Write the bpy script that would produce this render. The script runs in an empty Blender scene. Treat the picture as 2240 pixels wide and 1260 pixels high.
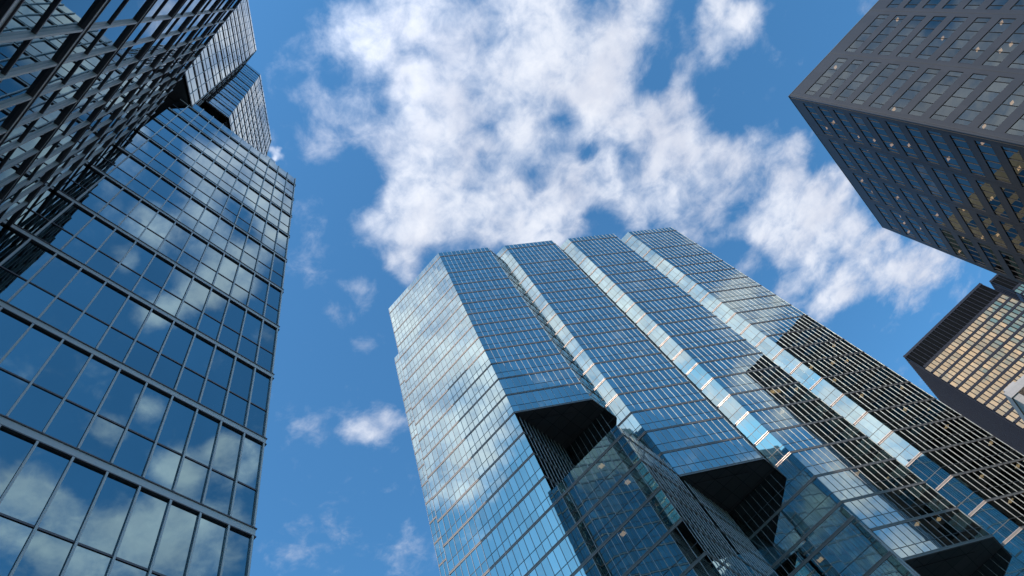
import bpy, math, random
from mathutils import Vector, Matrix
from mathutils.bvhtree import BVHTree

R = random.Random(7)
S = bpy.context.scene
C = S.collection
EYE = 1.6                                   # camera height; every height below is measured from the eye

# ------------------------------------------------------------------ camera
AX = ((0.6711543, 0.7307107, 0.1249547), (0.6927106, -0.5581439, -0.4567594), (-0.2640148, 0.3931121, -0.8807718))
cam = bpy.data.objects.new('camera', bpy.data.cameras.new('camera'))
C.objects.link(cam)
cam.data.sensor_width = 36.0
cam.data.lens = 36.0 * 1422.5 / 2240.0
cam.data.clip_start = 0.1
cam.data.clip_end = 5000
cam.matrix_world = Matrix.Translation((0, 0, EYE)) @ Matrix(AX).to_4x4()
S.camera = cam

# ------------------------------------------------------------------ light, exposure
SUN_DIR = Vector((-0.12, -1.0, 0.88)).normalized()      # towards the sun
sun_el = math.asin(SUN_DIR.z)
sun_az = math.atan2(SUN_DIR.x, SUN_DIR.y)
S.view_settings.view_transform = 'Standard'
S.view_settings.look = 'None'
S.view_settings.exposure = 0.62
S.view_settings.gamma = 1.0
S.view_settings.use_curve_mapping = False
S.render.engine = 'CYCLES'
S.cycles.use_denoising = True
S.cycles.max_bounces = 10
S.cycles.glossy_bounces = 6
S.cycles.transparent_max_bounces = 12
S.cycles.caustics_reflective = False
S.cycles.sample_clamp_indirect = 4.0

sl = bpy.data.lights.new('sun', 'SUN')
sl.energy = 2.2
sl.angle = math.radians(0.53)
sl.color = (1.0, 0.93, 0.84)
sun = bpy.data.objects.new('sun', sl)
C.objects.link(sun)
sun.location = (-25, -200, 180)
sun.rotation_euler = SUN_DIR.to_track_quat('Z', 'Y').to_euler()

# ------------------------------------------------------------------ sky with clouds
# cloud cover on a flat cloud layer: (x, y) = direction / height, radius, weight
COVER = [(0.200, 0.246, 0.087, 0.76), (0.119, 0.226, 0.079, 0.68), (0.105, 0.165, 0.067, 0.56), (0.087, 0.119, 0.065, 0.48), (0.007, 0.045, 0.055, 0.44), (0.005, 0.095, 0.057, 0.4),
 (-0.029, 0.050, 0.032, 0.32), (0.002, 0.165, 0.051, 0.48), (-0.019, 0.201, 0.079, 0.72), (0.034, 0.229, 0.080, 0.64), (0.081, 0.313, 0.093, 0.88), (0.101, 0.263, 0.063, 0.64),
 (0.184, 0.315, 0.073, 0.72), (0.258, 0.345, 0.083, 0.72), (0.313, 0.365, 0.065, 0.64), (0.222, 0.396, 0.077, 0.72), (0.288, 0.417, 0.058, 0.48), (0.177, 0.388, 0.058, 0.64),
 (0.164, 0.449, 0.071, 0.72), (0.202, 0.492, 0.062, 0.64), (0.244, 0.495, 0.051, 0.48), (0.296, 0.509, 0.046, 0.64), (0.314, 0.475, 0.045, 0.48), (0.355, 0.489, 0.050, 0.4),
 (0.414, 0.480, 0.069, 0.72), (0.417, 0.435, 0.048, 0.56), (0.447, 0.505, 0.040, 0.32), (0.262, 0.538, 0.063, 0.64), (0.261, 0.594, 0.066, 0.48), (0.211, 0.573, 0.076, 0.72),
 (-0.007, 0.276, 0.065, 0.48), (-0.052, 0.268, 0.074, 0.56), (-0.010, 0.328, 0.058, 0.48), (-0.112, 0.263, 0.075, 0.64), (-0.077, 0.329, 0.078, 0.72), (-0.126, 0.304, 0.077, 0.72),
 (-0.176, 0.280, 0.067, 0.64), (-0.220, 0.261, 0.048, 0.56), (-0.208, 0.326, 0.060, 0.72), (-0.234, 0.357, 0.046, 0.56), (-0.141, 0.346, 0.070, 0.64), (-0.034, 0.392, 0.060, 0.64),
 (-0.037, 0.450, 0.094, 0.88), (0.043, 0.484, 0.095, 0.88), (0.086, 0.499, 0.063, 0.72), (-0.093, 0.406, 0.072, 0.64), (-0.034, 0.505, 0.086, 0.8), (0.118, 0.488, 0.042, 0.56),
 (0.129, 0.550, 0.087, 0.44), (0.125, 0.622, 0.079, 0.4), (0.086, 0.587, 0.067, 0.36), (0.197, 0.631, 0.079, 0.44), (0.253, 0.647, 0.068, 0.48), (0.304, 0.669, 0.068, 0.52),
 (0.362, 0.698, 0.069, 0.48), (0.368, 0.755, 0.066, 0.6), (0.286, 0.724, 0.071, 0.48), (0.212, 0.700, 0.071, 0.4), (0.143, 0.698, 0.071, 0.4), (0.220, 0.751, 0.073, 0.36),
 (0.311, 0.821, 0.088, 0.72), (0.352, 0.884, 0.117, 0.88), (0.404, 0.877, 0.064, 0.64), (0.254, 0.835, 0.076, 0.64), (0.288, 0.907, 0.093, 0.64), (0.373, 0.983, 0.068, 0.64),
 (0.223, 0.811, 0.063, 0.48), (0.306, 0.991, 0.083, 0.56), (0.375, 1.062, 0.086, 0.72), (0.420, 1.071, 0.057, 0.56), (0.404, 1.165, 0.106, 0.8), (0.460, 1.203, 0.085, 0.72),
 (0.481, 1.263, 0.064, 0.56), (0.399, 1.244, 0.079, 0.56), (0.320, 1.090, 0.088, 0.56), (0.236, 0.965, 0.083, 0.56), (0.214, 0.890, 0.066, 0.48), (0.194, 0.991, 0.070, 0.56),
 (0.229, 1.072, 0.073, 0.56), (0.165, 0.857, 0.052, 0.4), (0.275, 1.081, 0.073, 0.48), (-0.096, 0.095, 0.041, 0.2), (-0.061, 0.124, 0.042, 0.24), (-0.157, 0.125, 0.043, 0.28),
 (-0.121, 0.146, 0.052, 0.32), (-0.095, 0.186, 0.053, 0.36), (-0.300, 0.325, 0.045, 0.44), (-0.358, 0.316, 0.041, 0.28), (-0.379, 0.389, 0.048, 0.28), (-0.488, 0.509, 0.064, 0.72),
 (-0.526, 0.487, 0.041, 0.48), (-0.455, 0.524, 0.041, 0.48), (-0.681, 0.569, 0.088, 0.176), (-0.714, 0.694, 0.122, 0.264), (-0.782, 0.593, 0.065, 0.2), (-0.207, 0.089, 0.013, 0.6), (-0.204, 0.077, 0.011, 0.45), (-0.196, 0.085, 0.008, 0.4), (-0.215, 0.089, 0.008, 0.4),
 (0.615, 0.660, 0.049, 0.16), (0.229, 0.188, 0.167, 0.64), (0.113, 0.071, 0.094, 0.48), (0.355, 0.316, 0.107, 0.56), (0.112, 0.452, 0.036, -0.4), (0.018, 0.407, 0.035, -0.24),
 (0.117, 0.385, 0.029, -0.2), (0.396, 0.575, 0.064, -0.4), (0.329, 0.607, 0.055, -0.32), (0.133, 0.194, 0.021, -0.16), (0.029, 0.312, 0.028, -0.16),
 (0.091, 0.411, 0.070, 0.5), (0.035, 0.379, 0.079, 0.5), (0.152, 0.205, 0.068, 0.4), (0.150, 0.328, 0.084, 0.45), (0.054, 0.174, 0.068, 0.5), (0.333, 0.425, 0.058, 0.3), (0.230, 0.436, 0.059, 0.35), (0.077, 0.237, 0.071, 0.35), (0.168, 0.757, 0.074, 0.4), (-0.092, 0.210, 0.054, 0.35), (-0.030, 0.075, 0.048, 0.3), (0.169, 0.597, 0.100, 0.35),
 (0.118, 0.377, 0.048, 0.2), (0.117, 0.453, 0.061, 0.2), (-0.121, 0.146, 0.069, 0.15), (-0.102, 0.099, 0.050, 0.12), (0.404, 0.521, 0.051, 0.2),
 (0.011, 0.066, 0.119, 0.22), (0.013, 0.122, 0.074, 0.3), (0.055, 0.078, 0.064, 0.3), (0.427, 0.436, 0.058, 0.4), (0.363, 0.466, 0.059, 0.25), (0.455, 0.494, 0.060, 0.2), (-0.062, 0.133, 0.102, 0.15), (-0.058, 0.217, 0.072, 0.25), (-0.2, -0.95, 0.13, 0.6), (-0.07, -1.12, 0.14, 0.7), (0.1, -1.15, 0.13, 0.7), (0.12, -0.95, 0.13, 0.7), (-0.09, -0.7, 0.2, 0.5), (0.06, -0.75, 0.2, 0.5),
 # the part of the sky behind the camera and to its right, which the glass reflects
 (-0.30, -0.45, 0.24, 0.9), (-0.42, -0.62, 0.22, 1.0), (-0.20, -0.55, 0.22, 1.0), (-0.05, -0.65, 0.26, 1.0),
 (-0.10, -0.85, 0.22, 1.0), (0.08, -0.80, 0.18, 0.9), (0.10, -1.05, 0.16, 1.1), (-0.20, -0.80, 0.15, 0.9),
 (-0.12, -1.05, 0.14, 0.6), (0.13, -1.32, 0.10, 0.9), (0.14, -1.75, 0.30, 0.6), (-0.50, -0.72, 0.12, 0.8),
 (-0.35, -0.30, 0.14, 0.7), (0.30, -1.5, 0.46, 1.0), (0.3, -1.95, 0.55, 0.95), (-0.85, -0.15, 0.32, 1.0), (-0.6, -0.12, 0.22, 0.9), (-1.25, -0.2, 0.45, 1.0), (-0.55, 0.02, 0.12, 0.5), (-0.70, -0.55, 0.3, 0.6), (0.1, -0.5, 0.2, 0.7),
 (1.30, -0.15, 0.14, 0.8), (1.10, 0.05, 0.11, 0.9), (0.95, 0.13, 0.12, 1.0), (1.25, 0.05, 0.14, 1.0),
 (1.58, 0.02, 0.28, 0.9), (2.0, 0.02, 0.34, 0.8), 
 (0.943, 0.278, 0.167, 1.1), (0.859, 0.386, 0.152, 1.1), (0.892, 0.134, 0.091, 0.9), (0.68, 0.354, 0.0759, 1.125),
 (0.649, 0.314, 0.043, 0.6), (0.73, 0.156, 0.044, 0.7), (0.661, 0.182, 0.04, 0.6), (0.745, 0.285, 0.0736, 1),
 (0.513, 0.095, 0.04715, 0.875), (0.457, 0.119, 0.0621, 1), (0.402, 0.024, 0.0483, 1.125), (0.469, 0.018, 0.034, 0.5),
 (0.384, 0.115, 0.0621, 0.75), (0.405, 0.161, 0.0483, 0.875), (0.352, 0.156, 0.04715, 0.75), (0.282, 0.138, 0.0506, 0.75),
 (0.346, 0.06, 0.05865, 0.75), (0.255, 0.072, 0.07705, 1), (0.276, 0.027, 0.06555, 0.875), (0.305, -0.064, 0.031, 0.7),
 (0.50, -0.75, 0.3, 0.8), (0.62, -1.0, 0.3, 0.8), (0.15, -1.45, 0.2, 0.7), (-1.2, 0.6, 0.4, 0.5), (-0.9, -1.2, 0.4, 0.6),
 (0.9, -1.1, 0.5, 0.6), (1.6, 1.2, 0.5, 0.5)]

W = bpy.data.worlds.new("World")
S.world = W
W.use_nodes = True
nt = W.node_tree
nt.nodes.clear()
N = nt.nodes.new
L = nt.links.new


def math_node(t, op, a, b=None, clamp=False):
    n = t.nodes.new('ShaderNodeMath')
    n.operation = op
    n.use_clamp = clamp
    for i, v in enumerate((a, b)):
        if v is None:
            continue
        if isinstance(v, (int, float)):
            n.inputs[i].default_value = v
        else:
            t.links.new(v, n.inputs[i])
    return n.outputs[0]


def map_range(t, v, a, b, c=0.0, d=1.0, kind='SMOOTHSTEP'):
    n = t.nodes.new('ShaderNodeMapRange')
    n.interpolation_type = kind
    t.links.new(v, n.inputs['Value'])
    for k, x in zip(('From Min', 'From Max', 'To Min', 'To Max'), (a, b, c, d)):
        n.inputs[k].default_value = x
    return n.outputs[0]


def noise(t, vec, scale, detail=2.0, rough=0.5, dist=0.0):
    n = t.nodes.new('ShaderNodeTexNoise')
    n.inputs['Scale'].default_value = scale
    n.inputs['Detail'].default_value = detail
    n.inputs['Roughness'].default_value = rough
    n.inputs['Distortion'].default_value = dist
    if vec is not None:
        t.links.new(vec, n.inputs['Vector'])
    return n


def mix_rgb(t, fac, a, b, mode='MIX'):
    n = t.nodes.new('ShaderNodeMix')
    n.data_type = 'RGBA'
    n.blend_type = mode
    for i, v in ((0, fac), (6, a), (7, b)):
        if isinstance(v, (int, float)):
            n.inputs[i].default_value = v
        elif isinstance(v, tuple):
            n.inputs[i].default_value = v if len(v) == 4 else (*v, 1)
        else:
            t.links.new(v, n.inputs[i])
    return n.outputs[2]


out = N('ShaderNodeOutputWorld')
bg = N('ShaderNodeBackground')
bg.inputs['Strength'].default_value = 0.15
L(bg.outputs[0], out.inputs[0])
sky = N('ShaderNodeTexSky')
sky.sky_type = 'NISHITA'
sky.sun_disc = False
sky.sun_elevation = sun_el
sky.sun_rotation = sun_az
sky.altitude = 80
sky.air_density = 1.0
sky.dust_density = 0.3
sky.ozone_density = 6.0
tc = N('ShaderNodeTexCoord')
sep = N('ShaderNodeSeparateXYZ')
L(tc.outputs['Generated'], sep.inputs[0])
zc = math_node(nt, 'MAXIMUM', sep.outputs[2], 0.06)
px = math_node(nt, 'DIVIDE', sep.outputs[0], zc)
py = math_node(nt, 'DIVIDE', sep.outputs[1], zc)
P = N('ShaderNodeCombineXYZ')
L(px, P.inputs[0])
L(py, P.inputs[1])
# ragged edges: push the cover map about with noise before reading it
wn = noise(nt, P.outputs[0], 9.0, 5.0, 0.6)
wv = N('ShaderNodeVectorMath'); wv.operation = 'SUBTRACT'
L(wn.outputs['Color'], wv.inputs[0]); wv.inputs[1].default_value = (0.5, 0.5, 0.5)
ws = N('ShaderNodeVectorMath'); ws.operation = 'MULTIPLY'
L(wv.outputs[0], ws.inputs[0]); ws.inputs[1].default_value = (0.06, 0.06, 0.0)
wp = N('ShaderNodeVectorMath'); wp.operation = 'ADD'
L(P.outputs[0], wp.inputs[0]); L(ws.outputs[0], wp.inputs[1])
total = None
for (cx, cy, r, w) in COVER:
    d = N('ShaderNodeVectorMath'); d.operation = 'DISTANCE'
    L(wp.outputs[0], d.inputs[0]); d.inputs[1].default_value = (cx, cy, 0)
    v = map_range(nt, d.outputs['Value'], r * 0.1, r, w, 0.0)
    total = v if total is None else math_node(nt, 'ADD', total, v)
cover = math_node(nt, 'MINIMUM', math_node(nt, 'MAXIMUM', total, -0.4), 0.90)
n1 = noise(nt, P.outputs[0], 8.0, 12.0, 0.58, 0.25).outputs['Fac']
n2 = noise(nt, P.outputs[0], 26.0, 8.0, 0.62, 0.4).outputs['Fac']
nn = math_node(nt, 'ADD', math_node(nt, 'MULTIPLY', math_node(nt, 'SUBTRACT', n1, 0.5), 1.95),
               math_node(nt, 'MULTIPLY', math_node(nt, 'SUBTRACT', n2, 0.5), 0.95))
dens = math_node(nt, 'ADD', cover, nn)
alpha = map_range(nt, dens, 0.10, 1.05)
# a little of the thin veil everywhere near clouds
thick = map_range(nt, dens, 0.55, 1.6)
n3 = noise(nt, wp.outputs[0], 6.0, 6.0, 0.55).outputs['Fac']
shade = map_range(nt, n3, 0.40, 0.66)
ccol = mix_rgb(nt, thick, (2.7, 3.1, 3.9), (4.75, 4.8, 5.0))
ccol = mix_rgb(nt, math_node(nt, 'MULTIPLY', shade, 0.62), ccol, (2.8, 3.0, 3.6))
skyc = mix_rgb(nt, 1.0, sky.outputs[0], (0.58, 1.0, 1.03), 'MULTIPLY')
# clouds near the sun are brighter: they scatter its light forward
sd = N('ShaderNodeVectorMath'); sd.operation = 'DOT_PRODUCT'
L(tc.outputs['Generated'], sd.inputs[0]); sd.inputs[1].default_value = tuple(SUN_DIR)
glow = map_range(nt, sd.outputs['Value'], 0.35, 1.0, 0.96, 1.65)
gm = N('ShaderNodeVectorMath'); gm.operation = 'SCALE'
L(ccol, gm.inputs[0]); L(glow, gm.inputs['Scale'])
ccol = gm.outputs[0]
final = mix_rgb(nt, math_node(nt, 'MULTIPLY', alpha, 0.96), skyc, ccol)
L(final, bg.inputs['Color'])

# ------------------------------------------------------------------ materials


def new_mat(name):
    m = bpy.data.materials.new(name)
    m.use_nodes = True
    t = m.node_tree
    p = t.nodes['Principled BSDF']
    return m, t, p


def setp(p, **k):
    for a, b in k.items():
        a = a.replace('_', ' ')
        if isinstance(b, tuple):
            b = (*b, 1)
        p.inputs[a].default_value = b


def obj_co(t, scale=(1, 1, 1)):
    tcn = t.nodes.new('ShaderNodeTexCoord')
    mp = t.nodes.new('ShaderNodeMapping')
    mp.inputs['Scale'].default_value = scale
    t.links.new(tcn.outputs['Object'], mp.inputs[0])
    return mp.outputs[0]


def glass_mat(name, tint, wobble=0.0022, wscale=0.45, clear=0.10, rough=0.012):
    """coated curtain-wall glass: a tinted mirror that lets a little of the dim interior through"""
    m, t, p = new_mat(name)
    setp(p, Base_Color=tint, Metallic=1.0, Roughness=rough)
    co = obj_co(t)
    nz = noise(t, co, wscale, 2.0, 0.5)
    bp = t.nodes.new('ShaderNodeBump')
    bp.inputs['Strength'].default_value = 1.0
    bp.inputs['Distance'].default_value = wobble
    t.links.new(nz.outputs['Fac'], bp.inputs['Height'])
    t.links.new(bp.outputs[0], p.inputs['Normal'])
    # faint dirt and coating unevenness
    dz = noise(t, obj_co(t, (0.5, 0.5, 0.2)), 0.6, 5.0, 0.6)
    c = mix_rgb(t, map_range(t, dz.outputs['Fac'], 0.3, 0.75, 0, 1, 'LINEAR'), tuple(x * 1.05 for x in tint), tuple(x * 0.90 for x in tint))
    ge = t.nodes.new('ShaderNodeNewGeometry')
    oi = t.nodes.new('ShaderNodeObjectInfo')
    rv = math_node(t, 'FRACT', math_node(t, 'ADD', ge.outputs['Random Per Island'], oi.outputs['Random']))
    hs = t.nodes.new('ShaderNodeHueSaturation')
    t.links.new(c, hs.inputs['Color'])
    t.links.new(map_range(t, rv, 0, 1, 0.88, 1.08, 'LINEAR'), hs.inputs['Value'])
    t.links.new(hs.outputs[0], p.inputs['Base Color'])
    if clear > 0:
        tr = t.nodes.new('ShaderNodeBsdfTransparent')
        tr.inputs[0].default_value = (0.75, 0.8, 0.78, 1)
        mx = t.nodes.new('ShaderNodeMixShader')
        mx.inputs[0].default_value = clear
        t.links.new(p.outputs[0], mx.inputs[1])
        t.links.new(tr.outputs[0], mx.inputs[2])
        t.links.new(mx.outputs[0], t.nodes['Material Output'].inputs[0])
    return m


def metal_mat(name, col, rough=0.35, metallic=0.75, var=0.18, scale=1.5, spec=0.5):
    m, t, p = new_mat(name)
    setp(p, Metallic=metallic, Roughness=rough, Specular_IOR_Level=spec)
    nz = noise(t, obj_co(t, (1, 1, 0.35)), scale, 4.0, 0.6)
    c = mix_rgb(t, nz.outputs['Fac'], tuple(x * (1 - var) for x in col), tuple(min(1, x * (1 + var)) for x in col))
    t.links.new(c, p.inputs['Base Color'])
    t.links.new(map_range(t, nz.outputs['Fac'], 0.3, 0.7, rough * 0.8, min(1, rough * 1.25), 'LINEAR'), p.inputs['Roughness'])
    return m


def grid_mat(name, col, line, sx, sy, axes='XY', w=0.02, rough=0.6, var=0.25, metallic=0.0, spec=0.5, off=0.0, bumpd=0.0):
    """flat panels with thin joints laid in object space"""
    m, t, p = new_mat(name)
    tcn = t.nodes.new('ShaderNodeTexCoord')
    sp = t.nodes.new('ShaderNodeSeparateXYZ')
    t.links.new(tcn.outputs['Object'], sp.inputs[0])
    cb = t.nodes.new('ShaderNodeCombineXYZ')
    t.links.new(sp.outputs[axes[0]], cb.inputs[0])
    t.links.new(sp.outputs[axes[1]], cb.inputs[1])
    br = t.nodes.new('ShaderNodeTexBrick')
    br.offset = off
    br.inputs['Scale'].default_value = 1.0
    br.inputs['Mortar Size'].default_value = w
    br.inputs['Mortar Smooth'].default_value = 0.1
    br.inputs['Brick Width'].default_value = sx
    br.inputs['Row Height'].default_value = sy
    br.inputs['Bias'].default_value = 0.0
    br.inputs['Color1'].default_value = (*[x * (1 - var) for x in col], 1)
    br.inputs['Color2'].default_value = (*[x * (1 + var) for x in col], 1)
    br.inputs['Mortar'].default_value = (*line, 1)
    t.links.new(cb.outputs[0], br.inputs['Vector'])
    nz = noise(t, tcn.outputs['Object'], 2.5, 8.0, 0.65)
    c = mix_rgb(t, 0.35, br.outputs['Color'], mix_rgb(t, nz.outputs['Fac'], tuple(x * 0.6 for x in col), tuple(x * 1.4 for x in col)))
    t.links.new(c, p.inputs['Base Color'])
    setp(p, Roughness=rough, Metallic=metallic, Specular_IOR_Level=spec)
    if bumpd:
        bp = t.nodes.new('ShaderNodeBump')
        bp.inputs['Distance'].default_value = bumpd
        t.links.new(nz.outputs['Fac'], bp.inputs['Height'])
        t.links.new(bp.outputs[0], p.inputs['Normal'])
    return m


def lamp_mat(name, col, e):
    m, t, p = new_mat(name)
    setp(p, Base_Color=(0.8, 0.75, 0.65), Emission_Color=col, Emission_Strength=e)
    return m


M = {}
M['glass_main'] = glass_mat('silver_blue_glass', (0.45, 0.555, 0.535), clear=0.07)
M['glass_left'] = glass_mat('deep_blue_glass', (0.26, 0.395, 0.425), clear=0.06)
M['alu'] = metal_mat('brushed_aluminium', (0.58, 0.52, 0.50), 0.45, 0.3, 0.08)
M['alu_face'] = metal_mat('band_aluminium', (0.22, 0.19, 0.17), 0.6, 0.35, 0.12)
M['alu_left'] = metal_mat('weathered_aluminium', (0.84, 0.69, 0.62), 0.45, 0.15, 0.12)
M['bronze'] = metal_mat('dark_bronze_trim', (0.20, 0.15, 0.14), 0.45, 0.6)
M['trim_main'] = metal_mat('grey_bronze_trim', (0.42, 0.33, 0.29), 0.35, 0.8)
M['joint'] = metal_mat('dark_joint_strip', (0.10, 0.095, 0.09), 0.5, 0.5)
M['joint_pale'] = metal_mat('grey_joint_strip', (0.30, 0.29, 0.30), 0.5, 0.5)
M['soffit'] = grid_mat('dark_soffit_panels', (0.15, 0.135, 0.125), (0.02, 0.02, 0.02), 1.4, 1.4, 'XY', 0.035, 0.5)
M['core'] = grid_mat('dim_interior', (0.025, 0.025, 0.027), (0.02, 0.02, 0.02), 3, 3.3, 'XZ', 0.05, 0.9)
M['roof'] = grid_mat('roof_membrane', (0.12, 0.12, 0.12), (0.08, 0.08, 0.08), 3, 3, 'XY', 0.03, 0.9)
M['lamp'] = lamp_mat('warm_ceiling_lamp', (1.0, 0.60, 0.32), 1.7)

M['lamp_dim'] = lamp_mat('office_ceiling_lamp', (1.0, 0.68, 0.36), 2.6)

# ------------------------------------------------------------------ mesh helpers


class MB:
    def __init__(s):
        s.v = []
        s.f = []

    def quad(s, a, b, c, d):
        i = len(s.v)
        s.v += [tuple(a), tuple(b), tuple(c), tuple(d)]
        s.f.append((i, i + 1, i + 2, i + 3))

    def poly(s, pts):
        i = len(s.v)
        s.v += [tuple(p) for p in pts]
        s.f.append(tuple(range(i, i + len(pts))))

    def box(s, o, t, n, a0, a1, d0, d1, z0, z1):
        """a0..a1 along t, d0..d1 along n, z0..z1 up, from plan point o"""
        def q(a, d, z):
            return (o[0] + t[0] * a + n[0] * d, o[1] + t[1] * a + n[1] * d, z)
        i = len(s.v)
        s.v += [q(a, d, z) for z in (z0, z1) for d in (d0, d1) for a in (a0, a1)]
        for f in ((0, 1, 5, 4), (1, 3, 7, 5), (3, 2, 6, 7), (2, 0, 4, 6), (4, 5, 7, 6), (2, 3, 1, 0)):
            s.f.append(tuple(i + k for k in f))

    def build(s, name, m, parent=None, kind=None, label=None):
        if not s.v:
            return None
        me = bpy.data.meshes.new(name)
        off = parent.matrix_world.translation if parent is not None else Vector()
        if parent is not None:
            q = parent
            off = Vector()
            while q is not None:
                off = off + q.location
                q = q.parent
        me.from_pydata([(x - off[0], y - off[1], z + EYE - off[2]) for x, y, z in s.v], [], s.f)
        me.materials.append(m)
        o = bpy.data.objects.new(name, me)
        C.objects.link(o)
        if parent is not None:
            o.parent = parent
        if kind:
            o['kind'] = kind
        if label:
            o['label'] = label
        return o


def thing(name, label, cat, loc, group=None):
    o = bpy.data.objects.new(name, None)
    C.objects.link(o)
    o.location = loc
    o['label'] = label
    o['category'] = cat
    if group:
        o['group'] = group
    return o


XA, YA, ZA_ = (Vector([AX[i][k] for i in range(3)]) for k in range(3))   # camera right / up / back in the world


def pix(p):
    v = Vector((p[0], p[1], p[2]))
    x, y, z = v.dot(XA), v.dot(YA), v.dot(ZA_)
    if z > -0.05:
        return None
    return (1120 + 1422.5 * x / -z, 630 - 1422.5 * y / -z)


def area2(pts):
    q = [pix(p) for p in pts]
    if any(k is None for k in q):
        return 0.0
    q = [(min(2240, max(0, x)), min(1260, max(0, y))) for x, y in q]
    s = 0
    for i in range(len(q)):
        a, b = q[i], q[(i + 1) % len(q)]
        s += a[0] * b[1] - a[1] * b[0]
    return abs(s) / 2


ALL_QUADS = []          # every wall sheet, to find which panes the camera can see


class Tower:
    """collects the pieces of one building's curtain wall"""

    def __init__(s, root, glass, alu, trim):
        s.root, s.glass, s.alu, s.trim = root, glass, alu, trim
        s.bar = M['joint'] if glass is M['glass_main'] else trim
        s.face = M['alu_face'] if glass is M['glass_main'] else alu
        s.panes = []                    # (corners, normal)
        s.bands = {}                    # level -> (trim MB, face MB)
        s.transoms = {}
        s.mull = []                     # (MB, importance)
        s.core = MB()

    def wall(s, p0, p1, z0, z1, n, levels, trans, module=None, fin=(0.011, 0.038), phase=0.0, ends=(1, 1), band_h=0.24, tilt=0.0012, core=True, first=None, proj=0.045, tproj=0.02, fm='alu'):
        dx, dy = p1[0] - p0[0], p1[1] - p0[1]
        ln = math.hypot(dx, dy)
        t = (dx / ln, dy / ln)
        nr = (t[1], -t[0])
        xs = [0.0] + (first if first else [ln * k / n for k in range(1, n)]) + [ln]
        lv = sorted([z for z in levels if z0 - 0.05 < z < z1 + 0.05])
        hb = band_h / 2
        # panes between every two lines
        lines = [(z0, z0)] + [(z - hb, z + hb) for z in lv] + [(z1, z1)]
        lines += [(z - 0.03, z + 0.03) for z in trans if z0 + 0.2 < z < z1 - 0.2]
        lines.sort()
        for (a, b) in zip(lines[:-1], lines[1:]):
            za, zb = a[1], b[0]
            if zb - za < 0.08:
                continue
            for i in range(len(xs) - 1):
                x0, x1 = xs[i] + 0.015, xs[i + 1] - 0.015
                ja, jb = R.gauss(0, tilt), R.gauss(0, tilt)
                c = []
                for (x, z) in ((x0, za), (x1, za), (x1, zb), (x0, zb)):
                    d = ja * (x - (x0 + x1) / 2) + jb * (z - (za + zb) / 2)
                    c.append((p0[0] + t[0] * x + nr[0] * d, p0[1] + t[1] * x + nr[1] * d, z))
                s.panes.append((c, nr))
        q = [(p0[0], p0[1], z0), (p1[0], p1[1], z0), (p1[0], p1[1], z1), (p0[0], p0[1], z1)]
        ALL_QUADS.append(q)
        # floor bands: two flanges with a lighter recessed face between them
        ov = 0.0
        for z in lv:
            tb, fb = s.bands.setdefault(round(z, 2), (MB(), MB()))
            e0, e1 = -0.0 if not ends[0] else -0.06, ln + (0.06 if ends[1] else 0.0)
            zl, zh = max(z - hb, z0 - 0.02), z + hb
            tb.box(p0, t, nr, e0, e1, -0.10, proj, zl, zl + 0.028)
            tb.box(p0, t, nr, e0, e1, -0.10, proj, zh - 0.028, zh)
            fb.box(p0, t, nr, e0 + 0.02, e1 - 0.02, -0.08, proj * 0.6, zl + 0.030, zh - 0.030)
        for z in trans:
            if z0 + 0.2 < z < z1 - 0.2:
                mb = s.transoms.setdefault(round(z, 2), MB())
                mb.box(p0, t, nr, 0.0, ln, -0.05, tproj, z - 0.022, z + 0.022)
        # upright fins, broken at each band
        segs = []
        zz = z0
        for z in lv:
            segs.append((zz, z - hb))
            zz = z + hb
        segs.append((zz, z1))
        for i, x in enumerate(xs):
            if (i == 0 and not ends[0]) or (i == len(xs) - 1 and not ends[1]):
                continue
            mb = MB()
            w, dpt = fin
            xx = min(max(x, w), ln - w)
            for (a, b) in segs:
                if b - a > 0.1:
                    mb.box(p0, t, nr, xx - w, xx + w, -0.04, dpt, a, b)
            top = [(p0[0] + t[0] * x + nr[0] * k, p0[1] + t[1] * x + nr[1] * k, zq) for k, zq in ((0, z0), (0.25, z0), (0.25, z1), (0, z1))]
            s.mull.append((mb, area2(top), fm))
        if core:
            ins = 1.1 if ln > 3 else 0.5
            tr = 1.4 if ln > 3 else 0.55
            q0 = (p0[0] - nr[0] * ins + t[0] * tr, p0[1] - nr[1] * ins + t[1] * tr)
            q1 = (p1[0] - nr[0] * ins - t[0] * tr, p1[1] - nr[1] * ins - t[1] * tr)
            zt = z1 - 0.6
            s.core.quad((*q0, z0), (*q1, z0), (*q1, zt), (*q0, zt))


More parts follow.
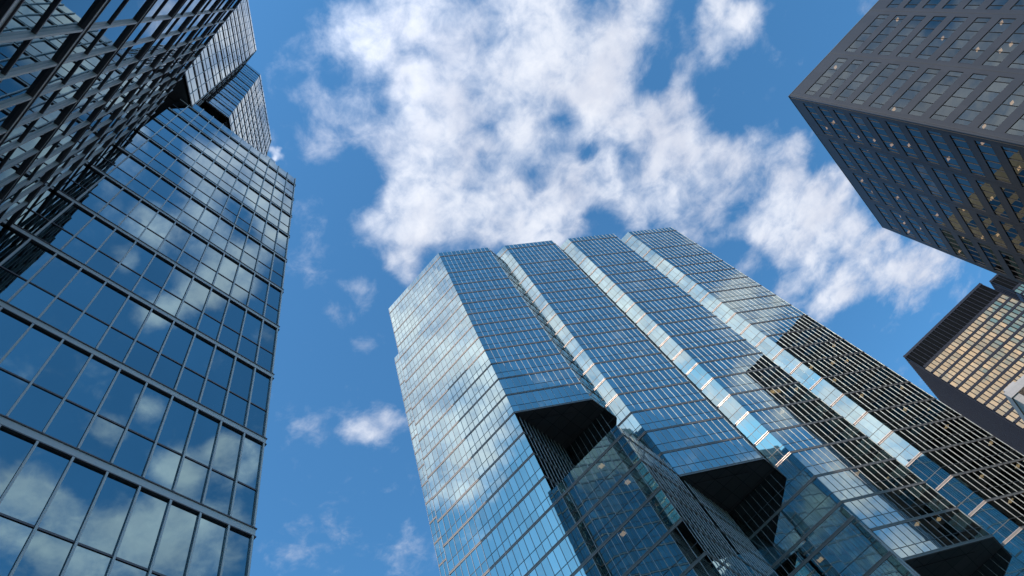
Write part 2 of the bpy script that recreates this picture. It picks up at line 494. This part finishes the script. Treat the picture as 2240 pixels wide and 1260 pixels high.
def finish(tw, bvh):
    """turn the collected pieces into parts; the 100 panes that show largest become parts of their own"""
    root = tw.root
    eye = Vector((0, 0, 0))
    sc = []
    for i, (c, nr) in enumerate(tw.panes):
        ctr = Vector([sum(p[k] for p in c) / 4 for k in range(3)])
        if ctr.x * nr[0] + ctr.y * nr[1] >= 0:
            continue
        q = pix(ctr)
        if q is None or not (0 < q[0] < 2240 and 0 < q[1] < 1260):
            continue
        sc.append((area2(c), i, ctr))
    sc.sort(reverse=True)
    big = []
    for a, i, ctr in sc:
        if len(big) >= 100:
            break
        hit = bvh.ray_cast(eye, ctr.normalized())
        if hit[3] is not None and hit[3] < ctr.length - 0.25:
            continue
        big.append(i)
    bs = set(big)
    for i in big:
        mb = MB(); mb.quad(*tw.panes[i][0])
        mb.build('window_pane', tw.glass, root)
    rest = MB()
    for i, (c, nr) in enumerate(tw.panes):
        if i not in bs:
            rest.quad(*c)
    rest.build('window_glazing', tw.glass, root, 'stuff')
    for z in sorted(tw.bands):
        o = tw.bands[z][1].build('spandrel_band', tw.face, root)
        tw.bands[z][0].build('flange', tw.trim, o)
    for z in sorted(tw.transoms):
        tw.transoms[z].build('transom', tw.bar, root)
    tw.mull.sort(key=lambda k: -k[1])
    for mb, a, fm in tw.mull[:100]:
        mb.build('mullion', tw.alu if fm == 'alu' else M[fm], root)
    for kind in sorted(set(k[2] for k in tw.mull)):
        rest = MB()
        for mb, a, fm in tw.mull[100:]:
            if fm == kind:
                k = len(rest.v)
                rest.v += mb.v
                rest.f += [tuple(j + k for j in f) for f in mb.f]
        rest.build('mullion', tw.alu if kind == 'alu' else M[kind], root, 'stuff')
    tw.core.build('interior_wall', M['core'], root)


def transoms_for(levels, drop):
    lv = sorted(levels, reverse=True)
    o = []
    for a, b in zip(lv[:-1], lv[1:]):
        g = a - b
        if g > 6:
            o += [a - g * 0.285, a - g * 0.555, a - g * 0.775]
        elif g > 4:
            o += [a - g * 0.385, a - g * 0.75]
        else:
            o.append(a - drop)
    return o


def down(z, step, n):
    return [z - step * k for k in range(1, n + 1)]


G = -EYE

# ------------------------------------------------------------------ ground
gb = MB(); gb.quad((-3000, -3000, G), (3000, -3000, G), (3000, 3000, G), (-3000, 3000, G))
M['asphalt'] = grid_mat('asphalt', (0.05, 0.05, 0.052), (0.045, 0.045, 0.045), 7, 7, 'XY', 0.02, 0.9, 0.1)
gb.build('ground', M['asphalt'])['kind'] = 'structure'
pv = MB(); pv.poly([(-60, -1.9, G + 0.12), (30, -1.9, G + 0.12), (30, 110, G + 0.12), (-60, 110, G + 0.12)])
pv.poly([(-60, -1.9, G + 0.0), (30, -1.9, G + 0.0), (30, -1.9, G + 0.12), (-60, -1.9, G + 0.12)])
M['paving'] = grid_mat('stone_paving', (0.27, 0.26, 0.25), (0.12, 0.12, 0.12), 0.9, 0.6, 'XY', 0.012, 0.85, 0.12, off=0.5)
pv.build('pavement', M['paving'])['kind'] = 'structure'

# ------------------------------------------------------------------ the serrated blue tower
root_m = thing('office_tower', 'silver blue glass tower with a serrated zigzag front and stepped dark overhangs', 'tower', (-9, 60, 0))
TM = Tower(root_m, M['glass_main'], M['alu'], M['trim_main'])
LM = [98.15, 91.05, 86.43, 83.08, 79.73, 76.36, 73.03, 69.68, 66.33, 63.02, 59.68, 56.37, 53.1, 49.7, 46.42, 43.1, 39.85, 36.48, 33.22, 30.0, 26.92]
LM += down(26.92, 3.27, 8)
TRM = transoms_for(LM, 2.1)
H = 100.0
D, CC, RR = 5.945, 2.055, 2.055
cs = [(-17.33 + k * (D + RR), 37.36 + k * (D + CC)) for k in range(4)]
soff = [52.92, 39.70, 26.78, 13.5]
blk = [41.2, 27.95, 14.7]
kw = dict(levels=LM, trans=TRM)
# the step at the far left, then the wide front
TM.wall((-36.7, 44.2), (-30.0, 44.2), G, H, 10, ends=(1, 0), **kw)
TM.wall((-30.0, 44.2), (-30.0, 37.36), G, H, 10, ends=(0, 1), **kw)
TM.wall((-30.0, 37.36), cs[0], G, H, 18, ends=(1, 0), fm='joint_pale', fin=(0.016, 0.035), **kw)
sofm = []
for k in range(4):
    c = cs[k]
    e = (c[0] + D, c[1] + D)
    j = (e[0], e[1] + CC)
    TM.wall(c, e, soff[k], H, 12, ends=(0, 1), **kw)
    nxt = cs[k + 1] if k < 3 else None
    if nxt:
        TM.wall(e, j, soff[k], H, 3, ends=(0, 0), **kw)
        TM.wall((c[0], j[1]), j, G, soff[k], 9, ends=(0, 0), **kw)      # back wall of the recess
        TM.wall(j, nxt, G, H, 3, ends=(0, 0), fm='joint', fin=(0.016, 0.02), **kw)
        TM.wall(c, (c[0], j[1]), G, soff[k], 12, ends=(0, 0), **kw)     # side wall of the recess
        # the lower wing that fills the corner under the overhang
        TM.wall(c, (nxt[0], c[1]), G, blk[k], 12, ends=(0, 1), **kw)
        TM.wall((nxt[0], c[1]), nxt, G, blk[k], 12, ends=(0, 0), **kw)
        rb = MB()
        rb.poly([(c[0], c[1], blk[k]), (nxt[0], c[1], blk[k]), (nxt[0], nxt[1] - 0.02, blk[k]), (c[0], nxt[1] - 0.02, blk[k])])
        rb.build('wing_roof', M['roof'], root_m)
        sb = MB()
        zs = soff[k] + 0.03
        sb.poly([(c[0], c[1], zs), (c[0], j[1], zs), (j[0], j[1], zs), (e[0], e[1], zs)])
        sb.build('soffit', M['soffit'], root_m)
    else:
        TM.wall(e, (e[0], 96.0), G, H, 36, ends=(0, 1), **kw)
        sb = MB()
        zs = soff[k] + 0.03
        sb.poly([(c[0], c[1], zs), (c[0], e[1] + 2, zs), (e[0], e[1] + 2, zs), (e[0], e[1], zs)])
        sb.build('soffit', M['soffit'], root_m)
        TM.wall(c, (c[0], c[1] + 8), G, soff[k], 12, ends=(0, 0), **kw)
TM.wall((12.6 - 0.14, 96.0), (-36.7, 96.0), G, H, 60, ends=(1, 1), **kw)
TM.wall((-36.7, 96.0), (-36.7, 44.2), G, H, 60, ends=(0, 0), **kw)
rf = MB()
pts = [(-36.7, 44.2), (-30, 44.2), (-30, 37.36)]
for c in cs:
    pts += [c, (c[0] + D, c[1] + D), (c[0] + D, c[1] + D + CC)]
pts += [(12.46, 96), (-36.7, 96)]
rf.poly([(x, y, H - 0.3) for x, y in pts])
rf.build('roof', M['roof'], root_m)

# ------------------------------------------------------------------ the dark blue tower on the left
root_l = thing('office_tower', 'deep blue glass tower close on the left, its zigzag upper storeys overhanging a lower wing', 'tower', (-14, 0, 0))
TL = Tower(root_l, M['glass_left'], M['alu_left'], M['bronze'])
QX, QY, JY = -9.49, 5.56, -2.2
LW = [41.81, 38.57, 35.25, 31.93, 28.6, 25.22, 21.9, 18.57, 15.22, 11.9, 8.57, 5.25, 1.9]
TRW = [z - 1.95 for z in LW]
RW, RA = 43.45, 33.0
m = 0.66
fb_x = sorted([4.96 - m * k - JY for k in range(11) if 4.96 - m * k > JY + 0.3])
TL.wall((QX, JY), (QX, QY), G, RW, 0, LW, TRW, fin=(0.022, 0.06), ends=(0, 1), first=fb_x, tilt=0.0008, band_h=0.27, proj=0.055, tproj=0.018)
fa_end = -1.95
fa_x = [(-2.05 - m * k) - QX for k in range(12) if -2.05 - m * k > QX + 0.25]
fa_x = sorted(ln for ln in [fa_end - (-2.05 - m * k) for k in range(12)] if 0.05 < ln < (fa_end - QX) - 0.2)
TL.wall((fa_end, JY), (QX, JY), G, RA, 0, LW, TRW, fin=(0.022, 0.05), ends=(1, 0), first=fa_x, tilt=0.0010, band_h=0.27, proj=0.055, tproj=0.03)
TL.wall((fa_end, -9.2), (fa_end, JY), G, RA, 10, LW, TRW, ends=(0, 0))
TL.wall((QX, QY), (-26, QY), G, RW, 24, LW, TRW, ends=(0, 0))
HT = 88.2
LT = [86.3, 79.2, 74.6, 71.3, 68.05, 64.8, 61.55, 58.3, 55.45, 52.0, 48.65, 45.4, 42.2, 38.95, 35.7, 32.4, 29.0]
LT += down(29.0, 3.3, 9)
TRT = transoms_for(LT, 1.95)
d, q = 5.6, 1.96
# corners from near to far
B1 = (QX, -1.51)
bays = []
for k in range(-3, 3):
    b = (B1[0] - k * (d + q), B1[1] + k * (d + q))
    a = (b[0] + d, b[1] - d)
    bays.append((a, b))
sofl = [2.2, 15.5, 28.8, 42.05, 55.3, G + 0.01]
for k, (a, b) in enumerate(bays):
    lo = sofl[k]
    j = (b[0] - q, b[1])
    a2 = (j[0], j[1] + q)
    TL.wall(a, b, lo, HT, 12, LT, TRT, fin=(0.011, 0.038), ends=(0, 1))
    TL.wall(b, j, lo, HT, 3, LT, TRT, fin=(0.011, 0.038), ends=(0, 0))
    TL.wall(j, a2 if k < 5 else (j[0], a2[1] - 0.5), sofl[k + 1] if k < 5 else G, HT, 3, LT, TRT, fin=(0.011, 0.038), ends=(0, 1))
    TL.wall((a[0] - 8.5, b[1]), (j[0], b[1]), G, lo, 3, LT, TRT, ends=(0, 0)) if False else None
    sb = MB()
    zs = lo + 0.03
    back = max(JY, b[1])
    sb.poly([(a[0], a[1], zs), (b[0], b[1], zs), (j[0], j[1], zs), (j[0] - 4, j[1], zs), (j[0] - 4, a[1], zs)])
    sb.build('soffit', M['soffit'], root_l)
    # recessed wall below the overhang
    TL.wall((j[0], a[1]), (j[0], a2[1]), G, lo, 14, LT, TRT, ends=(0, 0))
    TL.wall((a[0], a[1]), (j[0], a[1]), G, lo, 10, LT, TRT, ends=(0, 0)) if k != 3 else None
# the last, lower step at the far end
e = (bays[-1][1][0] - q, bays[-1][1][1] + q - 0.5)
TL.wall(e, (e[0] - 1.8, e[1]), G, 66.0, 3, LT, TRT, ends=(0, 1))
TL.wall((e[0] - 1.8, e[1]), (e[0] - 1.8, e[1] - 58), G, 66.0, 30, LT, TRT, ends=(1, 1))
TL.wall((e[0], e[1]), (e[0], e[1] - 58), 66.0, HT, 30, LT, TRT, ends=(0, 1))
TL.wall((e[0] - 1.8, e[1] - 58.0), (bays[0][0][0], e[1] - 58.0), G, HT, 40, LT, TRT, ends=(1, 1))
TL.wall((bays[0][0][0], e[1] - 58.0), bays[0][0], G, HT, 24, LT, TRT, ends=(1, 0))
rf = MB()
rf.poly([(QX - 0.1, JY, RW - 0.25), (QX - 0.1, QY - 0.1, RW - 0.25), (-26, QY - 0.1, RW - 0.25), (-26, JY, RW - 0.25)])
rf.poly([(fa_end - 0.1, JY - 0.1, RA - 0.25), (QX - 3, JY - 0.1, RA - 0.25), (QX - 3, -9.1, RA - 0.25), (fa_end - 0.1, -9.1, RA - 0.25)])
rf.build('wing_roof', M['roof'], root_l)
rf = MB()
pts = []
for a, b in bays:
    pts += [a, b, (b[0] - q, b[1])]
pts += [e, (e[0], e[1] - 58), (bays[0][0][0], e[1] - 58)]
rf.poly([(x, y, HT - 0.3) for x, y in pts])
rf.build('roof', M['roof'], root_l)

# ------------------------------------------------------------------ the granite tower on the right
M['granite_s'] = grid_mat('polished_granite_sun_tone', (0.042, 0.036, 0.036), (0.024, 0.021, 0.021), 1.33, 3.13, 'XZ', 0.012, 0.28, 0.14, spec=0.4)  # one granite on both faces; this tone is set darker for the sunlit one
M['granite_w'] = grid_mat('polished_granite_shade_tone', (0.075, 0.060, 0.055), (0.04, 0.035, 0.035), 1.33, 3.13, 'YZ', 0.012, 0.3, 0.10, spec=0.15)  # same granite, its colour set apart for the shaded face
M['glass_grey'] = glass_mat('grey_green_window', (0.125, 0.14, 0.14), wobble=0.0012, clear=0.16)
M['dark_joint'] = metal_mat('dark_joint', (0.045, 0.04, 0.04), 0.6, 0.2)
root_g = thing('granite_tower', 'brown grey granite tower with ribbon windows in the upper right corner', 'tower', (56, 78, 0))
TX, TY, TH = 36.56, 57.1, 86.0
BAY = 8.0
wins, gran_s, gran_w, joints, cores = [], MB(), MB(), [], MB()
wz = [82.58 - 3.14 * k for k in range(26)]
HW = 0.96
for face, nb in (('s', 5), ('w', 5)):
    if face == 's':
        o, t, n = (TX, TY), (1, 0), (0, -1)
        gb_ = gran_s
    else:
        o, t, n = (TX, TY), (0, 1), (-1, 0)
        gb_ = gran_w
    length = nb * BAY if face == 's' else 32.7
    nb_ = nb if face == 's' else 4
    st = 0.35

    def quad_on(mb, a0, a1, z0, z1, dd=0.0):
        pp = [(o[0] + t[0] * a + n[0] * dd, o[1] + t[1] * a + n[1] * dd, z) for a, z in ((a0, z0), (a1, z0), (a1, z1), (a0, z1))]
        if face == 'w':
            pp = [pp[1], pp[0], pp[3], pp[2]]
        mb.quad(*pp)
        return pp
    ALL_QUADS.append(quad_on(MB(), 0, length, G, TH))
    for b in range(nb_):
        a0 = st + b * BAY if b else st
        a1 = (b + 1) * BAY + st if b < nb_ - 1 else length
        s0, s1 = b * BAY + st, b * BAY + st + BAY
        w0, w1 = s0 + 0.62, s1 - 0.62
        # granite: verticals beside the windows and the spandrels between them
        quad_on(gb_, a0, w0, G, TH)
        quad_on(gb_, w1, a1, G, TH)
        zz = TH
        for zc_ in wz:
            quad_on(gb_, w0, w1, zc_ + HW, zz)
            zz = zc_ - HW
        quad_on(gb_, w0, w1, G, zz)
        xs = [w0, w0 + 0.68] + [w0 + 0.68 + (w1 - w0 - 1.36) * k / 4 for k in range(1, 5)] + [w1]
        for zc_ in wz:
            wins.append((face, o, t, n, xs, zc_))
        jb = MB()
        jb.box(o, t, n, s0 - 0.05, s0 + 0.05, -0.05, 0.012, G, TH)
        joints.append(jb)
    # inner wall, ceilings seen through the glass
    k0 = 2.2
    quad_on(cores, k0, length, G, TH, -k0)
# corner pier: a square notch at the arris
cp = MB()
cp.box((TX, TY), (1, 0), (0, -1), 0.04, 0.29, -0.29, -0.004, G, TH - 0.01)
cp.build('corner_pier', M['granite_s'], root_g)
o1 = gran_s.build('granite_wall', M['granite_s'], root_g)
o2 = gran_w.build('granite_wall', M['granite_w'], root_g)
for jb in joints:
    jb.build('panel_joint', M['dark_joint'], root_g)
cores.build('interior_wall', M['core'], root_g)
rf = MB(); rf.poly([(TX, TY, TH), (TX + 40, TY, TH), (TX + 40, TY + 32.7, TH), (TX, TY + 32.7, TH)])
rf.box((TX, TY), (1, 0), (0, -1), 0.0, 40.0, -0.2, 0.03, TH + 0.005, TH + 0.12)
rf.box((TX, TY), (0, 1), (-1, 0), 0.0, 32.7, -0.2, 0.03, TH + 0.005, TH + 0.12)
rf.build('roof', M['roof'], root_g)
bk = MB()
bk.poly([(TX + 40, TY, G), (TX + 40, TY + 32.7, G), (TX + 40, TY + 32.7, TH), (TX + 40, TY, TH)])
bk.poly([(TX + 40, TY + 32.7, G), (TX, TY + 32.7, G), (TX, TY + 32.7, TH), (TX + 40, TY + 32.7, TH)])
bk.build('rear_wall', M['granite_s'], root_g)
# windows: panes, dark frame lines, lit lamps under the ceilings inside
gp, lamps = [], []
for face, o, t, n, xs, zc_ in wins:
    for i in range(len(xs) - 1):
        x0, x1 = xs[i] + 0.025, xs[i + 1] - 0.025
        ja, jb = R.gauss(0, 0.0022), R.gauss(0, 0.0022)
        c = []
        for (x, z) in ((x0, zc_ - HW), (x1, zc_ - HW), (x1, zc_ + HW), (x0, zc_ + HW)):
            dd = -0.07 + ja * (x - (x0 + x1) / 2) + jb * (z - zc_)
            c.append((o[0] + t[0] * x + n[0] * dd, o[1] + t[1] * x + n[1] * dd, z))
        if face == 'w':
            c = [c[1], c[0], c[3], c[2]]
        gp.append((c, n, (o, t, n, (x0 + x1) / 2, zc_)))


def grey_windows(bvh):
    sc = []
    for i, (c, n, inf) in enumerate(gp):
        ctr = Vector([sum(p[k] for p in c) / 4 for k in range(3)])
        q = pix(ctr)
        if q is None or not (0 < q[0] < 2240 and 0 < q[1] < 1260):
            continue
        sc.append((area2(c), i))
    sc.sort(reverse=True)
    vis = [i for a, i in sc]
    big = set(vis[:100])
    rest = MB()
    for i, (c, n, inf) in enumerate(gp):
        if i in big:
            mb = MB(); mb.quad(*c)
            mb.build('window_pane', M['glass_grey'], root_g)
        else:
            rest.quad(*c)
    rest.build('window_glazing', M['glass_grey'], root_g, 'stuff')
    fr = MB()
    for face, o, t, n, xs, zc_ in wins:
        for x in xs:
            fr.box(o, t, n, x - 0.017, x + 0.017, -0.10, 0.0, zc_ - HW, zc_ + HW)
        fr.box(o, t, n, xs[0], xs[-1], -0.10, 0.004, zc_ - HW - 0.03, zc_ - HW)
        fr.box(o, t, n, xs[0], xs[-1], -0.10, 0.004, zc_ + HW, zc_ + HW + 0.03)
    fr.build('window_frame', M['dark_joint'], root_g)
    R2 = random.Random(3)
    pick = R2.sample(vis, min(38, len(vis)))
    for i in pick:
        c, n, (o, t, n_, x, z) = gp[i]
        mb = MB()
        x += R2.uniform(-0.4, 0.4)
        d0 = -R2.uniform(0.25, 0.75)
        mb.box(o, t, n_, x - 0.22, x + 0.22, d0 - 0.40, d0, z + 0.86, z + 0.90)
        mb.build('ceiling_light', M['lamp'], root_g)


# ------------------------------------------------------------------ the far black steel towers
M['black_steel'] = metal_mat('dark_grey_steel', (0.030, 0.030, 0.042), 0.55, 0.0, 0.15, spec=0.10)
M['louvre'] = grid_mat('black_louvres', (0.006, 0.006, 0.007), (0.015, 0.015, 0.016), 5, 0.35, 'XZ', 0.03, 0.8, spec=0.05)
M['glass_gold'] = glass_mat('bronze_gold_glass', (0.56, 0.39, 0.225), wobble=0.014, wscale=0.25, clear=0.0)
M['glass_shaded'] = glass_mat('bronze_glass_shaded', (0.09, 0.09, 0.11), wobble=0.006, clear=0.0)  # the same bronze glass, shade of the dark face put into its colour


def steel_tower(root, x0, y0, Ht, wx, wy, mod, pitch, louv, nfl):
    zt = Ht
    glz, sp, mu, lou = [], MB(), [], MB()
    sp.box((x0, y0), (1, 0), (0, -1), -0.3, wx + 0.3, -0.4, 0.15, zt - 1.0, zt)
    sp.box((x0, y0), (0, 1), (-1, 0), -0.3, wy + 0.3, -0.4, 0.15, zt - 1.0, zt)
    lou.quad((x0, y0, zt - louv), (x0 + wx, y0, zt - louv), (x0 + wx, y0, zt - 1.0), (x0, y0, zt - 1.0))
    sp.box((x0, y0), (1, 0), (0, -1), 0, wx, -0.4, 0.0, zt - louv - 1.1, zt - louv)
    sp.box((x0, y0), (0, 1), (-1, 0), 0, wy, -0.4, 0.0, zt - louv - 1.1, zt - 1.0)
    z = zt - louv - 1.1
    for k in range(nfl):
        hw = pitch * 0.74
        glz.append((z - hw, z))
        sp.box((x0, y0), (1, 0), (0, -1), 0, wx, -0.4, 0.0, z - pitch, z - hw)
        sp.box((x0, y0), (0, 1), (-1, 0), 0, wy, -0.4, 0.0, z - pitch, z - hw)
        z -= pitch
    zb = z
    sp.box((x0, y0), (1, 0), (0, -1), 0, wx, -0.4, 0.0, G, zb)
    sp.box((x0, y0), (0, 1), (-1, 0), 0, wy, -0.4, 0.0, G, zb)
    lou.build('louvre_panel', M['louvre'], root)
    sp.build('spandrel', M['black_steel'], root)
    nx = int(round(wx / mod))
    for i in range(nx + 1):
        mb = MB()
        a = wx * i / nx
        mb.box((x0, y0), (1, 0), (0, -1), a - 0.07, a + 0.07, 0.0, 0.26, G, zt - 0.05)
        mb.build('mullion', M['black_steel'], root)
    ny = int(round(wy / mod))
    for i in range(1, ny + 1):
        mb = MB()
        a = wy * i / ny
        mb.box((x0, y0), (0, 1), (-1, 0), a - 0.08, a + 0.08, 0.0, 0.30, G, zt - 0.05)
        mb.build('mullion', M['black_steel'], root)
    panes = []
    for (z0, z1) in glz:
        for i in range(nx):
            a0, a1 = wx * i / nx + 0.06, wx * (i + 1) / nx - 0.06
            ja, jb = R.gauss(0, 0.009), R.gauss(0, 0.009)
            c = [(x0 + a, y0 + 0.12 + ja * (a - (a0 + a1) / 2) + jb * (zz - (z0 + z1) / 2), zz) for a, zz in ((a0, z0), (a1, z0), (a1, z1), (a0, z1))]
            panes.append((c, (0, -1)))
    bl = MB()
    for (z0, z1) in glz:
        bl.quad((x0 + 0.15, y0 + wy, z0), (x0 + 0.15, y0, z0), (x0 + 0.15, y0, z1), (x0 + 0.15, y0 + wy, z1))
    bl.build('shaded_glazing', M['glass_shaded'], root)
    rf = MB()
    rf.poly([(x0, y0, zt - 0.2), (x0 + wx, y0, zt - 0.2), (x0 + wx, y0 + wy, zt - 0.2), (x0, y0 + wy, zt - 0.2)])
    rf.poly([(x0 + wx, y0, G), (x0 + wx, y0 + wy, G), (x0 + wx, y0 + wy, zt), (x0 + wx, y0, zt)])
    rf.poly([(x0 + wx, y0 + wy, G), (x0, y0 + wy, G), (x0, y0 + wy, zt), (x0 + wx, y0 + wy, zt)])
    rf.build('roof', M['black_steel'], root)
    ALL_QUADS.append([(x0, y0, G), (x0 + wx, y0, G), (x0 + wx, y0, zt), (x0, y0, zt)])
    return panes


K = 1.6
root_b = thing('steel_tower', 'black steel tower whose bronze windows glow gold, a black louvred band under its roof', 'tower', (64, 238, 0), 'black steel towers')
gold1 = steel_tower(root_b, 29.8 * K, 137.0 * K, 100 * K, 22.4 * K, 23.8 * K, 0.93 * K, 2.09 * K, 5.0 * K, 44)
K2 = 1.95
root_c = thing('steel_tower', 'farther black steel tower, mostly hidden, peeking between granite tower and gold windows', 'tower', (130, 295, 0), 'black steel towers')
gold2 = steel_tower(root_c, 54.4 * K2, 138.9 * K2, 100 * K2, 32.0, 40.0, 1.6, 3.5, 10.0, 50)


def gold_windows(root, panes, bvh):
    sc = []
    for i, (c, n) in enumerate(panes):
        ctr = Vector([sum(p[k] for p in c) / 4 for k in range(3)])
        q = pix(ctr)
        if q is None or not (0 < q[0] < 2240 and 0 < q[1] < 1260):
            continue
        hit = bvh.ray_cast(Vector((0, 0, 0)), ctr.normalized())
        if hit[3] is not None and hit[3] < ctr.length - 1.0:
            continue
        sc.append((area2(c), i))
    sc.sort(reverse=True)
    big = set(i for a, i in sc[:100])
    rest = MB()
    for i, (c, n) in enumerate(panes):
        if i in big:
            mb = MB(); mb.quad(*c)
            mb.build('window_pane', M['glass_gold'], root)
        else:
            rest.quad(*c)
    rest.build('window_glazing', M['glass_gold'], root, 'stuff')


# ------------------------------------------------------------------ the pale stone building at the right edge
M['stone'] = grid_mat('pale_limestone', (0.42, 0.36, 0.32), (0.24, 0.21, 0.19), 1.6, 1.2, 'XZ', 0.02, 0.8, 0.08, off=0.5)
M['stone_light'] = grid_mat('smooth_limestone', (0.45, 0.39, 0.36), (0.27, 0.24, 0.22), 2.8, 1.9, 'XZ', 0.015, 0.75, 0.05)
M['slot'] = metal_mat('dark_slot_window', (0.02, 0.018, 0.016), 0.3, 0.2)
M['lit'] = lamp_mat('glow_panel', (1.0, 0.95, 0.85), 1.2)  # emissive panels added for a bright white patch in the recess
root_s = thing('stone_building', 'pale limestone building at the right edge with a deep recess near its roof', 'building', (46, 160, 0))
# ------------------------------------------------------------------ the tan tower that shows only as a reflection
M['tan'] = grid_mat('tan_stone', (0.34, 0.25, 0.15), (0.2, 0.15, 0.1), 1.6, 1.2, 'XZ', 0.02, 0.8, 0.15, off=0.5)
M['teal_win'] = glass_mat('teal_window', (0.10, 0.16, 0.20), clear=0.0)
root_t = thing('stone_tower', 'tan stone tower with dark ribbon windows, seen only mirrored in the granite tower', 'tower', (-5, 135, 0))
tb = MB(); tb.box((-30, 119), (1, 0), (0, -1), 0, 50, -34, 0, G, 103)
tb.build('stone_wall', M['tan'], root_t)
for k in range(14):
    wb = MB(); wb.box((-30, 119), (1, 0), (0, -1), 2, 48, -0.3, 0.03, 98.5 - k * 3.9 - 2.2, 98.5 - k * 3.9)
    wb.box((-30, 119), (0, 1), (1, 0), 2, 32, 49.8, 50.03, 98.5 - k * 3.9 - 2.2, 98.5 - k * 3.9)
    wb.build('ribbon_window', M['teal_win'], root_t)
# ------------------------------------------------------------------ which panes can be seen
bv, bf = [], []
for qd in ALL_QUADS:
    i = len(bv)
    bv += [Vector(p) for p in qd]
    bf.append((i, i + 1, i + 2, i + 3))
bvh = BVHTree.FromPolygons(bv, bf)
finish(TM, bvh)
finish(TL, bvh)
grey_windows(bvh)
gold_windows(root_b, gold1, bvh)
R3 = random.Random(11)
q2 = math.sqrt(0.5)
spots = []
for k, lo, hi, cnt in ((3, 14, 58, 26), (2, 28, 52, 8)):
    c = cs[k]
    for _ in range(cnt):
        z = R3.choice([v for v in LM if lo < v < hi])
        a = R3.uniform(2.5, 8.0) if k == 2 else R3.uniform(0.6, 8.0)
        spots.append((c, (q2, q2), (q2, -q2), a, z))
for k in range(3):
    c = cs[k]
    for _ in range(7):
        if _ < 4:                       # in the lower wing
            z = R3.choice([v for v in LM if blk[k] - 22 < v < blk[k] - 0.8])
            spots.append((c, (1, 0), (0, -1), R3.uniform(1.5, 7.0), z))
        else:                           # behind the back wall of the recess
            z = R3.choice([v for v in LM if blk[k] - 4 < v < soff[k] - 1])
            spots.append(((c[0], c[1] + D + CC), (1, 0), (0, -1), R3.uniform(1.5, 5.5), z))
for (c, t, n, a, z) in spots:
    mb = MB()
    d0 = -R3.uniform(0.15, 0.5)
    mb.box(c, t, n, a, a + 0.42, d0 - 0.42, d0, z - 0.22, z - 0.18)
    mb.build('ceiling_light', M['lamp_dim'], root_m)
gold_windows(root_c, gold2, bvh)
SX, SY, SZ = 150 * 0.2476, 150.0, 150 * 0.5756
T0, N0, T1, N1 = (1, 0), (0, -1), (0, 1), (-1, 0)
O = (SX, SY)
sb = MB()
sb.box(O, T0, N0, 0, 30, -30, 0, G, SZ - 7.6)                 # body below the loggia
sb.box(O, T0, N0, 0, 30, -30, -2.4, SZ - 7.59, SZ - 1.8)        # set-back wall of the loggia
sb.build('stone_wall', M['stone'], root_s)
fb_ = MB(); fb_.box(O, T0, N0, -0.25, 30, -30, 0.25, SZ - 1.79, SZ)
fb_.build('fascia', M['stone_light'], root_s)
for k in range(5):
    pb = MB(); pb.box(O, T0, N0, k * 4.2, k * 4.2 + 1.5, -2.39, 0.0, SZ - 7.585, SZ - 1.795)
    pb.build('pier', M['stone'], root_s)
for k in range(4):
    lb = MB(); lb.box(O, T0, N0, k * 4.2 + 1.9, k * 4.2 + 3.9, -2.38, -2.2, SZ - 6.6, SZ - 4.6)
    lb.build('glow_panel', M['lit'], root_s)
ch = MB(); ch.box(O, T0, N0, 0.6, 3.4, -4.0, -1.0, SZ + 0.003, SZ + 1.3)
ch.build('roof_block', M['stone_light'], root_s)
for k in range(6):
    for r_ in range(3):
        wb = MB(); wb.box(O, T1, N1, 1.6 + k * 3.2, 2.6 + k * 3.2, -0.2, 0.02, SZ - 10.5 - r_ * 3.6, SZ - 9.0 - r_ * 3.6)
        wb.build('window', M['slot'], root_s)
